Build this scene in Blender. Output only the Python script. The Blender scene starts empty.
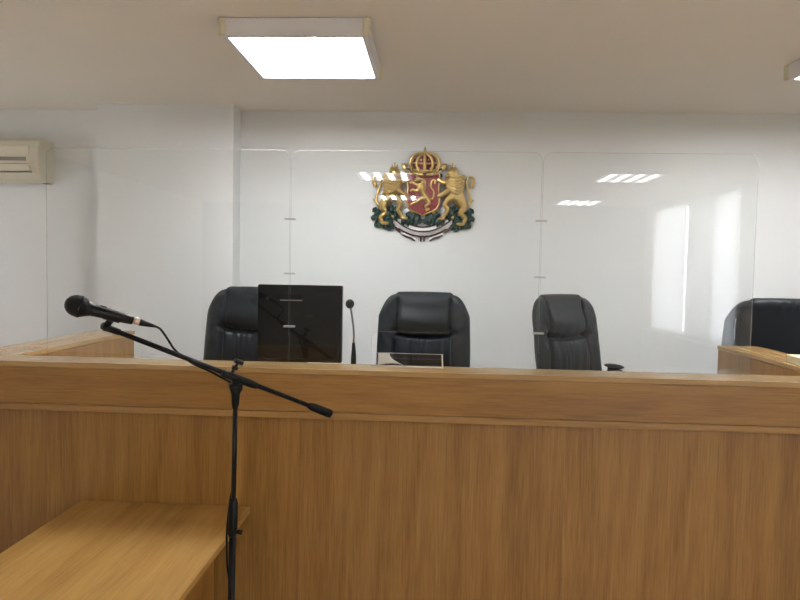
import bpy, bmesh, math, random
from mathutils import Vector, Matrix
random.seed(7)
PI = math.pi
sc = bpy.context.scene
COL = sc.collection

# ------------------------------------------------------------------ helpers
class MB:
    """collects shapes, builds ONE mesh object"""
    def __init__(s):
        s.bm = bmesh.new()
    def box(s, x0, x1, y0, y1, z0, z1, mi=0):
        vs = [s.bm.verts.new((x, y, z)) for x in (x0, x1) for y in (y0, y1) for z in (z0, z1)]
        for q in ((0,1,3,2), (4,6,7,5), (0,4,5,1), (2,3,7,6), (0,2,6,4), (1,5,7,3)):
            f = s.bm.faces.new([vs[i] for i in q]); f.material_index = mi
        return vs
    def tube(s, pts, r, seg=12, caps=True):
        pts = [Vector(p) for p in pts]
        n = len(pts)
        rs = [r] * n if isinstance(r, (int, float)) else list(r)
        rings = []
        up = None
        for i, p in enumerate(pts):
            t = (pts[min(i+1, n-1)] - pts[max(i-1, 0)])
            if t.length < 1e-9: t = Vector((0, 0, 1))
            t.normalize()
            if up is None:
                a = Vector((0, 0, 1)) if abs(t.z) < .9 else Vector((1, 0, 0))
                up = (a - t * a.dot(t)).normalized()
            else:
                up = (up - t * up.dot(t)).normalized()
            w = t.cross(up)
            rings.append([s.bm.verts.new(p + (up * math.cos(k*2*PI/seg) + w * math.sin(k*2*PI/seg)) * rs[i]) for k in range(seg)])
        for a, b in zip(rings, rings[1:]):
            for k in range(seg):
                f = s.bm.faces.new((a[k], a[(k+1) % seg], b[(k+1) % seg], b[k])); f.smooth = True
        if caps:
            s.bm.faces.new(rings[0][::-1]); s.bm.faces.new(rings[-1])
    def ball(s, c, rx, ry=None, rz=None, u=20, v=12, rot=None):
        ry = rx if ry is None else ry; rz = rx if rz is None else rz
        m = Matrix.Translation(c) @ (rot.to_4x4() if rot else Matrix()) @ Matrix.Diagonal((rx, ry, rz, 1))
        g = bmesh.ops.create_uvsphere(s.bm, u_segments=u, v_segments=v, radius=1, matrix=m)
        for vv in g['verts']:
            for f in vv.link_faces: f.smooth = True
    def prism(s, outline, y0, y1, mi=0):
        """outline in (x, z), extruded along y"""
        a = [s.bm.verts.new((x, y0, z)) for x, z in outline]
        b = [s.bm.verts.new((x, y1, z)) for x, z in outline]
        n = len(outline)
        s.bm.faces.new(a).material_index = mi
        s.bm.faces.new(b[::-1]).material_index = mi
        for i in range(n):
            s.bm.faces.new((a[i], b[i], b[(i+1) % n], a[(i+1) % n])).material_index = mi
    def strip(s, rows, close=False):
        rv = [[s.bm.verts.new(p) for p in r] for r in rows]
        for a, b in zip(rv, rv[1:]):
            for k in range(len(a) - 1):
                f = s.bm.faces.new((a[k], a[k+1], b[k+1], b[k])); f.smooth = True
        return rv
    def move(s, m):
        bmesh.ops.transform(s.bm, matrix=m, verts=s.bm.verts[:]); return s
    def build(s, name, mat, parent=None, bevel=0, smooth=False, loc=None):
        bm = s.bm
        bmesh.ops.remove_doubles(bm, verts=bm.verts[:], dist=1e-6)
        bmesh.ops.recalc_face_normals(bm, faces=bm.faces[:])
        if smooth:
            for f in bm.faces: f.smooth = True
        me = bpy.data.meshes.new(name); bm.to_mesh(me); bm.free()
        for m in (mat if isinstance(mat, (list, tuple)) else [mat]): me.materials.append(m)
        o = bpy.data.objects.new(name, me); COL.objects.link(o)
        if parent: o.parent = parent
        if loc: o.location = loc
        if bevel:
            md = o.modifiers.new('Bevel', 'BEVEL'); md.width = bevel; md.segments = 2
            md.limit_method = 'ANGLE'; md.angle_limit = math.radians(40)
        return o

def thing(name, label, cat, loc=(0, 0, 0), rz=0, group=None):
    o = bpy.data.objects.new(name, None); COL.objects.link(o)
    o.empty_display_size = .1
    o.location = loc; o.rotation_euler = (0, 0, rz)
    o['label'] = label; o['category'] = cat
    if group: o['group'] = group
    return o

def tag(o, label, cat, group=None):
    o['label'] = label; o['category'] = cat
    if group: o['group'] = group
    return o

def struct(o, label=None, cat=None):
    o['kind'] = 'structure'
    if label: o['label'] = label
    if cat: o['category'] = cat
    return o

def copy_tree(o, parent=None):
    c = o.copy(); COL.objects.link(c)
    if parent: c.parent = parent
    for ch in list(o.children): copy_tree(ch, c)
    return c

# ------------------------------------------------------------------ materials
def mat(name, col, rough=.5, metal=0, spec=.5, bump=0, bscale=60, var=0):
    m = bpy.data.materials.new(name); m.use_nodes = True
    nt = m.node_tree; b = nt.nodes['Principled BSDF']
    b.inputs['Base Color'].default_value = (*col, 1)
    b.inputs['Roughness'].default_value = rough
    b.inputs['Metallic'].default_value = metal
    b.inputs['Specular IOR Level'].default_value = spec
    if bump or var:
        tc = nt.nodes.new('ShaderNodeTexCoord')
        nz = nt.nodes.new('ShaderNodeTexNoise'); nz.inputs['Scale'].default_value = bscale
        nz.inputs['Detail'].default_value = 5
        nt.links.new(tc.outputs['Object'], nz.inputs['Vector'])
        if bump:
            bp = nt.nodes.new('ShaderNodeBump'); bp.inputs['Strength'].default_value = bump
            bp.inputs['Distance'].default_value = .004
            nt.links.new(nz.outputs['Fac'], bp.inputs['Height'])
            nt.links.new(bp.outputs['Normal'], b.inputs['Normal'])
        if var:
            n2 = nt.nodes.new('ShaderNodeTexNoise'); n2.inputs['Scale'].default_value = 1.7
            nt.links.new(tc.outputs['Object'], n2.inputs['Vector'])
            mx = nt.nodes.new('ShaderNodeMix'); mx.data_type = 'RGBA'
            mx.inputs['A'].default_value = (*[c * (1 - var) for c in col], 1)
            mx.inputs['B'].default_value = (*[min(1, c * (1 + var)) for c in col], 1)
            nt.links.new(n2.outputs['Fac'], mx.inputs['Factor'])
            nt.links.new(mx.outputs['Result'], b.inputs['Base Color'])
    return m

def wood(name, axis, dark, mid, light, rough=.38, scale=1.0):
    """oak laminate, grain running along the given axis"""
    m = bpy.data.materials.new(name); m.use_nodes = True
    nt = m.node_tree; N = nt.nodes; L = nt.links
    b = N['Principled BSDF']
    tc = N.new('ShaderNodeTexCoord')
    mp = N.new('ShaderNodeMapping')
    s = [13 * scale] * 3; s[axis] = .9 * scale
    mp.inputs['Scale'].default_value = s
    L.new(tc.outputs['Object'], mp.inputs['Vector'])
    n1 = N.new('ShaderNodeTexNoise'); n1.inputs['Scale'].default_value = 1.0
    n1.inputs['Detail'].default_value = 6; n1.inputs['Roughness'].default_value = .62
    n1.inputs['Distortion'].default_value = .7
    L.new(mp.outputs['Vector'], n1.inputs['Vector'])
    mp2 = N.new('ShaderNodeMapping')
    s2 = [150 * scale] * 3; s2[axis] = 6 * scale
    mp2.inputs['Scale'].default_value = s2
    L.new(tc.outputs['Object'], mp2.inputs['Vector'])
    n2 = N.new('ShaderNodeTexNoise'); n2.inputs['Scale'].default_value = 1.0
    n2.inputs['Detail'].default_value = 4; n2.inputs['Roughness'].default_value = .6
    L.new(mp2.outputs['Vector'], n2.inputs['Vector'])
    mix = N.new('ShaderNodeMath'); mix.operation = 'MULTIPLY_ADD'
    mix.inputs[1].default_value = .45
    L.new(n2.outputs['Fac'], mix.inputs[0])
    sc1 = N.new('ShaderNodeMath'); sc1.operation = 'MULTIPLY'; sc1.inputs[1].default_value = .52
    L.new(n1.outputs['Fac'], sc1.inputs[0])
    L.new(sc1.outputs[0], mix.inputs[2])
    cr = N.new('ShaderNodeValToRGB')
    e = cr.color_ramp.elements
    e[0].position = .29; e[0].color = (*dark, 1)
    e[1].position = .69; e[1].color = (*light, 1)
    x = e.new(.485); x.color = (*mid, 1)
    L.new(mix.outputs[0], cr.inputs['Fac'])
    L.new(cr.outputs['Color'], b.inputs['Base Color'])
    b.inputs['Roughness'].default_value = rough
    bp = N.new('ShaderNodeBump'); bp.inputs['Strength'].default_value = .05; bp.inputs['Distance'].default_value = .001
    L.new(n2.outputs['Fac'], bp.inputs['Height']); L.new(bp.outputs['Normal'], b.inputs['Normal'])
    return m

def thin_glass(name, tint=(1, 1, 1), rough=0.0):
    """clear sheet: passes what lies behind it and mirrors by the Fresnel law on each face"""
    m = bpy.data.materials.new(name); m.use_nodes = True
    nt = m.node_tree; N = nt.nodes; L = nt.links
    N.remove(N['Principled BSDF']); out = N['Material Output']
    tr = N.new('ShaderNodeBsdfTransparent'); tr.inputs['Color'].default_value = (*tint, 1)
    gl = N.new('ShaderNodeBsdfGlossy'); gl.inputs['Roughness'].default_value = rough
    geo = N.new('ShaderNodeNewGeometry')
    ior = N.new('ShaderNodeMapRange')
    ior.inputs['To Min'].default_value = 1.5; ior.inputs['To Max'].default_value = 1 / 1.5
    L.new(geo.outputs['Backfacing'], ior.inputs['Value'])
    fr = N.new('ShaderNodeFresnel'); L.new(ior.outputs['Result'], fr.inputs['IOR'])
    mx = N.new('ShaderNodeMixShader')
    L.new(fr.outputs['Fac'], mx.inputs['Fac']); L.new(tr.outputs[0], mx.inputs[1]); L.new(gl.outputs[0], mx.inputs[2])
    L.new(mx.outputs[0], out.inputs['Surface'])
    return m

def edge_glass(name, col=(.85, .9, .88)):
    m = bpy.data.materials.new(name); m.use_nodes = True
    nt = m.node_tree; N = nt.nodes; L = nt.links
    N.remove(N['Principled BSDF']); out = N['Material Output']
    tr = N.new('ShaderNodeBsdfTransparent'); tr.inputs['Color'].default_value = (*col, 1)
    tl = N.new('ShaderNodeBsdfTranslucent'); tl.inputs['Color'].default_value = (*col, 1)
    gl = N.new('ShaderNodeBsdfGlossy'); gl.inputs['Roughness'].default_value = .25
    a = N.new('ShaderNodeMixShader'); a.inputs['Fac'].default_value = .14
    b = N.new('ShaderNodeMixShader'); b.inputs['Fac'].default_value = .14
    L.new(tr.outputs[0], a.inputs[1]); L.new(tl.outputs[0], a.inputs[2])
    L.new(a.outputs[0], b.inputs[1]); L.new(gl.outputs[0], b.inputs[2])
    L.new(b.outputs[0], out.inputs['Surface'])
    return m

def translucent(name, col, fac=.5):
    m = bpy.data.materials.new(name); m.use_nodes = True
    nt = m.node_tree; N = nt.nodes; L = nt.links
    b = N['Principled BSDF']; b.inputs['Base Color'].default_value = (*col, 1); b.inputs['Roughness'].default_value = .5
    tl = N.new('ShaderNodeBsdfTranslucent'); tl.inputs['Color'].default_value = (*col, 1)
    mx = N.new('ShaderNodeMixShader'); mx.inputs['Fac'].default_value = fac
    L.new(b.outputs[0], mx.inputs[1]); L.new(tl.outputs[0], mx.inputs[2])
    L.new(mx.outputs[0], N['Material Output'].inputs['Surface'])
    return m

def lamp_mat(name, lo, hi):
    """four fluorescent tubes glowing through a diffuser; tubes run along the lamp's y axis"""
    m = bpy.data.materials.new(name); m.use_nodes = True
    nt = m.node_tree; N = nt.nodes; L = nt.links
    N.remove(N['Principled BSDF'])
    tc = N.new('ShaderNodeTexCoord'); sp = N.new('ShaderNodeSeparateXYZ')
    L.new(tc.outputs['Object'], sp.inputs[0])
    mu = N.new('ShaderNodeMath'); mu.operation = 'MULTIPLY'; mu.inputs[1].default_value = 2 * PI / .132
    L.new(sp.outputs['X'], mu.inputs[0])
    si = N.new('ShaderNodeMath'); si.operation = 'COSINE'; L.new(mu.outputs[0], si.inputs[0])
    mr = N.new('ShaderNodeMapRange'); mr.interpolation_type = 'SMOOTHSTEP'
    mr.inputs['From Min'].default_value = -.9; mr.inputs['From Max'].default_value = .3
    mr.inputs['To Min'].default_value = hi; mr.inputs['To Max'].default_value = lo
    L.new(si.outputs[0], mr.inputs['Value'])
    em = N.new('ShaderNodeEmission'); em.inputs['Color'].default_value = (.97, .985, 1, 1)
    L.new(mr.outputs['Result'], em.inputs['Strength'])
    L.new(em.outputs[0], N['Material Output'].inputs['Surface'])
    return m

M = {}
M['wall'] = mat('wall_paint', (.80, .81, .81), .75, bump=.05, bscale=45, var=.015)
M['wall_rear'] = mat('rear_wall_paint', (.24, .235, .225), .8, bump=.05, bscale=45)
M['ceiling'] = mat('ceiling_paint', (.88, .83, .755), .85, bump=.04, bscale=40, var=.015)
M['floor'] = mat('floor_lino', (.72, .63, .52), .5, bump=.03, var=.08)
M['carpet'] = mat('platform_carpet', (.22, .18, .14), .9, bump=.3, bscale=300)
OAK = ((.165, .071, .014), (.285, .137, .031), (.375, .205, .054))
M['oak_v'] = wood('oak_upright_grain', 2, *OAK)
M['oak_h'] = wood('oak_level_grain', 0, *OAK)
M['oak_d'] = wood('oak_deep_grain', 1, *OAK)
LOAK = ((.33, .195, .075), (.42, .262, .108), (.50, .33, .148))
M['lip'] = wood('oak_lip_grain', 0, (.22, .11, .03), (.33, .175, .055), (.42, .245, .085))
M['ledge'] = wood('oak_ledge_grain', 0, *LOAK, rough=.2)
M['ledge_d'] = wood('oak_side_ledge_grain', 1, *LOAK, rough=.2)
M['table'] = wood('oak_table_grain', 1, (.31, .160, .040), (.45, .255, .072), (.55, .34, .115), rough=.4)
M['leather'] = mat('black_leather', (.006, .009, .013), .44, spec=.28, bump=.10, bscale=120)
M['plastic'] = mat('black_plastic', (.004, .004, .0045), .45, spec=.22)
M['rubber'] = mat('black_rubber', (.004, .004, .004), .7, spec=.2)
M['matt_black'] = mat('matt_black_metal', (.004, .004, .0045), .38, spec=.22)
M['gloss_black'] = mat('gloss_black', (.008, .008, .010), .09)
M['gray_trim'] = mat('gray_trim', (.16, .16, .17), .3)
M['chrome'] = mat('chrome', (.8, .8, .8), .18, metal=1)
M['steel_mesh'] = mat('dark_grille', (.004, .004, .0045), .5, spec=.25, bump=.6, bscale=420)
M['copper'] = mat('warm_metal', (.72, .55, .45), .3, metal=1)
M['cream'] = mat('cream_plastic', (.60, .55, .43), .45)
M['cream_dark'] = mat('cream_shadow_gap', (.19, .165, .125), .6)
M['cream_cap'] = mat('ivory_plastic', (.75, .70, .52), .5)
M['fixture'] = mat('lilac_white_metal', (.80, .78, .80), .45)
M['lamp'] = lamp_mat('glowing_diffuser', 10.0, 82.0)
M['lamp_rear'] = lamp_mat('glowing_diffuser_rear', 3.0, 34.0)
M['glass'] = thin_glass('clear_glass', (.985, .992, .990))
M['glass_edge'] = edge_glass('polished_glass_edge')
M['acrylic'] = thin_glass('clear_acrylic', (.97, .98, .98))
M['acrylic_edge'] = edge_glass('acrylic_edge', (.95, .97, .97))
M['paper'] = mat('white_paper', (.82, .82, .80), .7)
M['cream_paper'] = mat('cream_paper', (.80, .73, .50), .7)
M['clip'] = mat('bright_clip', (.50, .50, .50), .3, metal=.5)
M['gold'] = mat('gold_paint', (.62, .44, .17), .28, metal=.9, bump=.25, bscale=90)
M['red'] = mat('crimson_paint', (.20, .008, .012), .45, bump=.1)
M['green'] = mat('green_paint', (.005, .032, .026), .35, bump=.2, bscale=80)
M['white'] = mat('white_enamel', (.80, .79, .78), .4)
M['maroon'] = mat('maroon_enamel', (.060, .018, .018), .45)
M['pearl'] = mat('pearl_enamel', (.75, .72, .62), .35)
M['blind'] = translucent('white_blind_slat', (.88, .90, .93), .5)
M['frosted'] = translucent('frosted_pane', (.66, .68, .69), .3)
M['frosted_added'] = translucent('added_window_pane', (.70, .70, .70), .4)  # pane of the added left window, sets how much daylight it lets in
M['upvc'] = mat('white_window_frame', (.78, .78, .78), .4)

# ------------------------------------------------------------------ room shell
YB, YR, XL, XR, ZC = 4.15, -4.97, -3.70, 3.20, 2.631
WTL = .10
b = MB(); b.box(XL - .2, XR + .2, YR - .2, YB + .2, -.15, 0); struct(b.build('floor', M['floor']))
b = MB(); b.box(XL - .2, XR + .2, YR - .2, YB + .2, ZC, ZC + .15); struct(b.build('ceiling', M['ceiling']))
b = MB(); b.box(XL - .2, XR + .2, YB, YB + .2, 0, ZC); struct(b.build('wall_back', M['wall']))
b = MB()
LW0, LW1, LZ0, LZ1 = 2.45, 3.75, .95, 2.25  # opening for the added left window
b.box(XL - WTL, XL, YR, LW0, 0, ZC); b.box(XL - WTL, XL, LW1, YB, 0, ZC)
b.box(XL - WTL, XL, LW0, LW1, 0, LZ0); b.box(XL - WTL, XL, LW0, LW1, LZ1, ZC)
struct(b.build('wall_left', M['wall']))
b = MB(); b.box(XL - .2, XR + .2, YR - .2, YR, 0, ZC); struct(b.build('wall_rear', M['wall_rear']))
# right wall with an opening for the windows
W0, W1, WZ0, WZ1 = -4.58, -1.92, .82, 2.56
WT = .10
b = MB()
b.box(XR, XR + WT, W1, YB, 0, ZC); b.box(XR, XR + WT, YR, W0, 0, ZC)
b.box(XR, XR + WT, W0, W1, 0, WZ0); b.box(XR, XR + WT, W0, W1, WZ1, ZC)
struct(b.build('wall_right', M['wall']))
# shallow pier on the back wall
b = MB(); b.box(-2.165, -1.282, 4.0, YB, 0, ZC)
struct(b.build('wall_pier', M['wall']), 'shallow white pier standing out from the wall behind the bench', 'wall')
# raised floor behind the bench
b = MB(); b.box(-2.62, 2.62, 2.62, YB, 0, .36)
struct(b.build('floor_platform', M['carpet']), 'raised floor behind the long wooden bench', 'floor')
b = MB(); b.box(XL, XR, YR, YR + .015, 0, .08); struct(b.build('baseboard_rear', M['oak_h']))

# windows on the right wall (seen mirrored in the glass screen)
def window(n, y0, y1, frosted=False, blind=None):
    x0, x1 = XR + .035, XR + .095
    f = .05
    b = MB()
    b.box(x0, x1, y0, y1, WZ0, WZ0 + f); b.box(x0, x1, y0, y1, WZ1 - f, WZ1)
    b.box(x0, x1, y0, y0 + f, WZ0 + f, WZ1 - f); b.box(x0, x1, y1 - f, y1, WZ0 + f, WZ1 - f)
    if not frosted: b.box(x0 + .01, x1 - .01, y0 + f, y1 - f, 1.62, 1.66)
    w = struct(b.build('window_%d' % n, M['upvc']), blind, 'window')
    b = MB(); b.box(x0 + .025, x0 + .033, y0 + f, y1 - f, WZ0 + f, WZ1 - f)
    b.build('pane', M['frosted'] if frosted else M['glass'], w)
    if frosted:
        b = MB(); b.tube([(x0, y1 - .03, 1.55), (x0 - .045, y1 - .03, 1.55), (x0 - .045, y1 - .03, 1.43)], .011)
        b.build('window_handle', M['chrome'], w)
    return w
window(1, -4.58, -3.36, blind='wide white framed window in the rear of the right wall, mirrored in the glass')
window(2, -3.36, -2.60, True, 'narrow white window leaf with a handle between the two blinds, mirrored in the glass')
window(3, -2.60, -1.92, blind='window nearest the bench in the right wall, mirrored in the glass')
b = MB(); b.box(XR - .12, XR + .05, W0 - .03, W1 + .03, WZ0 - .03, WZ0)
struct(b.build('trim_1', M['upvc']), 'white window sill along the right wall, mirrored in the glass', 'sill')

b = MB(); x0, x1, f = XL - .09, XL - .03, .05  # added window, out of view, to brighten the left end of the back wall
b.box(x0, x1, LW0, LW1, LZ0, LZ0 + f); b.box(x0, x1, LW0, LW1, LZ1 - f, LZ1)
b.box(x0, x1, LW0, LW0 + f, LZ0 + f, LZ1 - f); b.box(x0, x1, LW1 - f, LW1, LZ0 + f, LZ1 - f)
wl = struct(b.build('window_4', M['upvc']), 'added unseen window in the left wall, brightening the wall below the air conditioner', 'window')
b = MB(); b.box(x0 + .025, x0 + .033, LW0 + f, LW1 - f, LZ0 + f, LZ1 - f); b.build('pane', M['frosted_added'], wl)

def blind(y0, y1, label):
    t = thing('venetian_blind', label, 'blind', (XR + .005, (y0 + y1) / 2, WZ0 + .02), 0, 'window blinds')
    h = (y1 - y0) / 2
    b = MB(); b.box(-.02, .02, -h, h, WZ1 - WZ0 - .05, WZ1 - WZ0 - .015); b.build('head_rail', M['upvc'], t)
    b = MB(); b.box(-.012, .012, -h, h, 0, .018); b.build('bottom_rail', M['upvc'], t)
    b = MB()
    n = 60; H = WZ1 - WZ0 - .07
    for k in range(n):
        z = .03 + H * (k + .5) / n
        a = math.radians(74); c, s_ = math.cos(a) * .0155, math.sin(a) * .0155
        b.strip([[(-c, -h, z - s_), (-c, h, z - s_)], [(c, -h, z + s_), (c, h, z + s_)]])
    b.build('slats', M['blind'], t)
    for y in (-h * .7, h * .7):
        b = MB(); b.tube([(0, y, .01), (0, y, H + .05)], .0012, 6)
        b.build('ladder_cord', M['upvc'], t)
    return t
blind(-4.57, -3.37, 'wide white venetian blind at the far window, mirrored in the glass screen')
blind(-2.54, -1.93, 'narrow white venetian blind at the near window, mirrored over the right chair')

# ------------------------------------------------------------------ ceiling lights
def make_light():
    t = thing('ceiling_light', '', 'ceiling light', (0, 0, ZC), 0, 'square ceiling lights')
    b = MB()
    o, i, z0 = .300, .277, -.075
    for (x0, x1, y0, y1) in ((-o, o, -o, -i), (-o, o, i, o), (-o, -i, -i, i), (i, o, -i, i)):
        b.box(x0, x1, y0, y1, z0, -.004)
    b.box(-i, i, -i, i, -.02, -.004)
    b.build('housing', M['fixture'], t)
    b = MB(); b.box(-i, i, -i, i, z0 + .004, z0 + .010); b.build('diffuser', M['lamp'], t)
    for sx in (-1, 1):
        for sy in (-1, 1):
            b = MB()
            b.tube([(sx * .296, sy * .296, z0 + .002), (sx * .296, sy * .296, -.006)], .016, 14)
            b.build('corner_cap', M['cream_cap'], t)
    return t
L0 = make_light()
rear_diffuser = [c for c in L0.children if c.name.startswith('diffuser')][0].data.copy()
rear_diffuser.materials[0] = M['lamp_rear']
lights = [((-.592, 2.91), 'square ceiling light glowing above the bench, left of centre'),
          ((1.96, 2.91), 'square ceiling light cut off by the right edge of the photo'),
          ((-.53, -1.49), 'square ceiling light mirrored in the glass over the top left of the crest'),
          ((-.50, -3.42), 'farther square ceiling light mirrored across the shield of the crest'),
          ((1.88, -1.42), 'square ceiling light mirrored high in the glass right of the crest'),
          ((1.91, -3.75), 'farther square ceiling light mirrored below the other, right of the crest')]
for k, ((x, y), lab) in enumerate(lights):
    o = L0 if k == 0 else copy_tree(L0)
    o.location = (x, y, ZC); o['label'] = lab
    if y < 0:
        for c in o.children:
            if c.name.startswith('diffuser'): c.data = rear_diffuser
for o in (L0,): o.rotation_euler.z = 0

# ------------------------------------------------------------------ judges' bench
YF, ZL = 2.39, 1.237
t = thing('bench', 'long oak veneered bench front with a deep beam and ledge across the room', 'bench', (0, YF, 0))
BL, BR = -2.62, 2.30
b = MB(); b.box(BL, BR, -.006, .150, ZL - .020, ZL); b.build('ledge', M['ledge'], t, .0015)
b = MB(); b.box(BL, BR, 0, .018, 1.0725, ZL - .0215); b.build('fascia', M['oak_h'], t, .001)
b = MB(); b.box(BL, BR, -.004, .150, 1.047, 1.071); b.build('soffit_board', M['lip'], t, .0015)
b = MB(); b.box(BL, BR, .132, .150, 1.0725, ZL - .0215); b.build('back_board', M['oak_h'], t)
xs = [BL, -1.548, -.515, .515, 1.55, BR]
for a, c in zip(xs, xs[1:]):
    w = (c - a) / 2
    b = MB(); b.box(-w + .0004, w - .0004, .078, .096, 0, 1.0465)
    o = b.build('front_panel', M['oak_v'], t, loc=((a + c) / 2, 0, 0))

t = thing('desk', 'oak desk board fixed behind the long bench ledge, carrying the monitor', 'desk', (0, 2.545, .36))
b = MB(); b.box(-1.705, 1.545, 0, .42, .725, .75); b.build('desk_top', M['ledge'], t, .002)
for x in (-1.66, -.55, .5, 1.50):
    b = MB(); b.box(x - .01, x + .01, .02, .33, .001, .7245); b.build('desk_support', M['oak_v'], t)

def side_bench(name, x0, x1, y1, label, flip):
    """ledge board, panel toward the bench, end panel"""
    cx = (x0 + x1) / 2; w = (x1 - x0) / 2
    t = thing(name, label, 'side bench', (cx, 2.545, .0), 0, 'side wings of the bench')
    d = y1 - 2.545
    b = MB(); b.box(-w, w, 0, d, ZL - .020, ZL); b.build('ledge', M['ledge_d'], t, .0015)
    for s in (-1, 1):
        b = MB(); b.box(s * (w - .012) - .009, s * (w - .012) + .009, .03, d - .024, .361, ZL - .0225)
        b.build('side_panel', M['oak_v'], t, .001)
    b = MB(); b.box(-w + .004, w - .004, d - .022, d - .003, .361, ZL - .0225); b.build('end_panel', M['oak_v'], t, .001)
    return t
side_bench('side_bench', -1.945, -1.718, 3.585, 'oak side bench running back from the left end of the long bench', 1)
side_bench('side_bench', 1.555, 1.768, 3.585, 'oak side bench running back at the right, before the right chair', -1)

# ------------------------------------------------------------------ low table at the front
t = thing('table', 'low oak veneered table at the lower left, pushed up to the bench front', 'table', (-1.055, 1.755, 0))
TW, TL = .344, .708
b = MB(); b.box(-TW, TW, -TL, TL, .644, .668); b.build('table_top', M['table'], t, .002)
for s in (-1, 1):
    b = MB(); b.box(s * (TW - .112) - .009, s * (TW - .112) + .009, -TL + .02, TL - .12, .30, .6435)
    b.build('side_panel', M['oak_v'], t, .001)
b = MB(); b.box(-TW + .125, TW - .125, TL - .14, TL - .122, .30, .6435); b.build('apron', M['oak_h'], t)
for sx in (-1, 1):
    for sy in (-1, 1):
        b = MB(); b.box(sx * (TW - .15) - .025, sx * (TW - .15) + .025, sy * (TL - .17) - .025, sy * (TL - .17) + .025, 0, .6435)
        b.build('leg', M['oak_v'], t, .002)

# ------------------------------------------------------------------ glass screen on the ledge
def arc(cx, cz, r, a0, a1, n=6):
    return [(cx + r * math.cos(math.radians(a0 + (a1 - a0) * k / n)), cz + r * math.sin(math.radians(a0 + (a1 - a0) * k / n))) for k in range(n + 1)]

def pane_mesh(outline, th=.006, ch=.0008):
    n = len(outline)
    # outward normals of the counter-clockwise outline
    ins = []
    for i in range(n):
        p0, p1, p2 = Vector(outline[i-1]), Vector(outline[i]), Vector(outline[(i+1) % n])
        d1 = (p1 - p0).normalized(); d2 = (p2 - p1).normalized()
        nn = (Vector((d1.y, -d1.x)) + Vector((d2.y, -d2.x)))
        nn.normalize()
        k = 1 / max(.4, nn.dot(Vector((d1.y, -d1.x))))
        ins.append(p1 - nn * ch * k)
    b = MB(); bm = b.bm
    loops = []
    for pts, y in ((ins, -th/2), (outline, -th/2 + ch), (outline, th/2 - ch), (ins, th/2)):
        loops.append([bm.verts.new((p[0], y, p[1])) for p in pts])
    bm.faces.new(loops[0]); bm.faces.new(loops[3][::-1])
    for a, c in zip(loops, loops[1:]):
        for i in range(n):
            f = bm.faces.new((a[i], c[i], c[(i+1) % n], a[(i+1) % n])); f.material_index = 1
    return b

GY = 2.525; GT = 2.082
def pane(x0, x1, label, hatch=None):
    cx = (x0 + x1) / 2
    H = GT - ZL; w = (x1 - x0) / 2; r = .035
    o = [(-w, 0)]
    if hatch:
        h0, h1, hz = hatch[0] - cx, hatch[1] - cx, hatch[2]
        rr = .03
        o += [(h0, 0)] + arc(h0 + rr, hz - rr, rr, 180, 90) + arc(h1 - rr, hz - rr, rr, 90, 0) + [(h1, 0)]
    o += [(w, 0)] + arc(w - r, H - r, r, 0, 90) + arc(-w + r, H - r, r, 90, 180)
    b = pane_mesh(o)
    g = b.build('glass_screen', [M['glass'], M['glass_edge']], None, loc=(cx, GY, ZL + .0005))
    return tag(g, label, 'glass screen', 'glass panes on the bench')
pane(-1.577, -.5795, 'clear glass pane on the bench ledge, left end, in front of the left chair')
pane(-.5755, .4065, 'middle clear glass pane with a low hatch, in front of the crest', (-.246, .067, .134))
pane(.4105, 1.220, 'clear glass pane on the bench ledge, right end, mirroring the windows')

def seam_clip(x, z, label):
    t = thing('glass_clip', label, 'clip', (x, GY, z), 0, 'clips joining the glass panes')
    for s in (-1, 1):
        b = MB(); b.prism([(-.021, -.0035), (.021, -.0035), (.023, 0), (.021, .0035), (-.021, .0035), (-.023, 0)], s * .0035, s * .0075)
        b.build('plate', M['clip'], t)
    b = MB(); b.tube([(0, -.0105, 0), (0, .0105, 0)], .0015, 10); b.build('screw', M['chrome'], t)
for z, w in ((1.384, 'bottom'), (1.595, 'middle'), (1.811, 'top')):
    seam_clip(-.5775, z, 'small bright clip on the left glass seam, %s of three' % w)
for z, w in ((1.380, 'bottom'), (1.599, 'middle'), (1.818, 'top')):
    seam_clip(.4085, z, 'small bright clip on the right glass seam, %s of three' % w)

# ------------------------------------------------------------------ chairs
def smooth(a, b_, x):
    t = max(0, min(1, (x - a) / (b_ - a))); return t * t * (3 - 2 * t)

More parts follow.
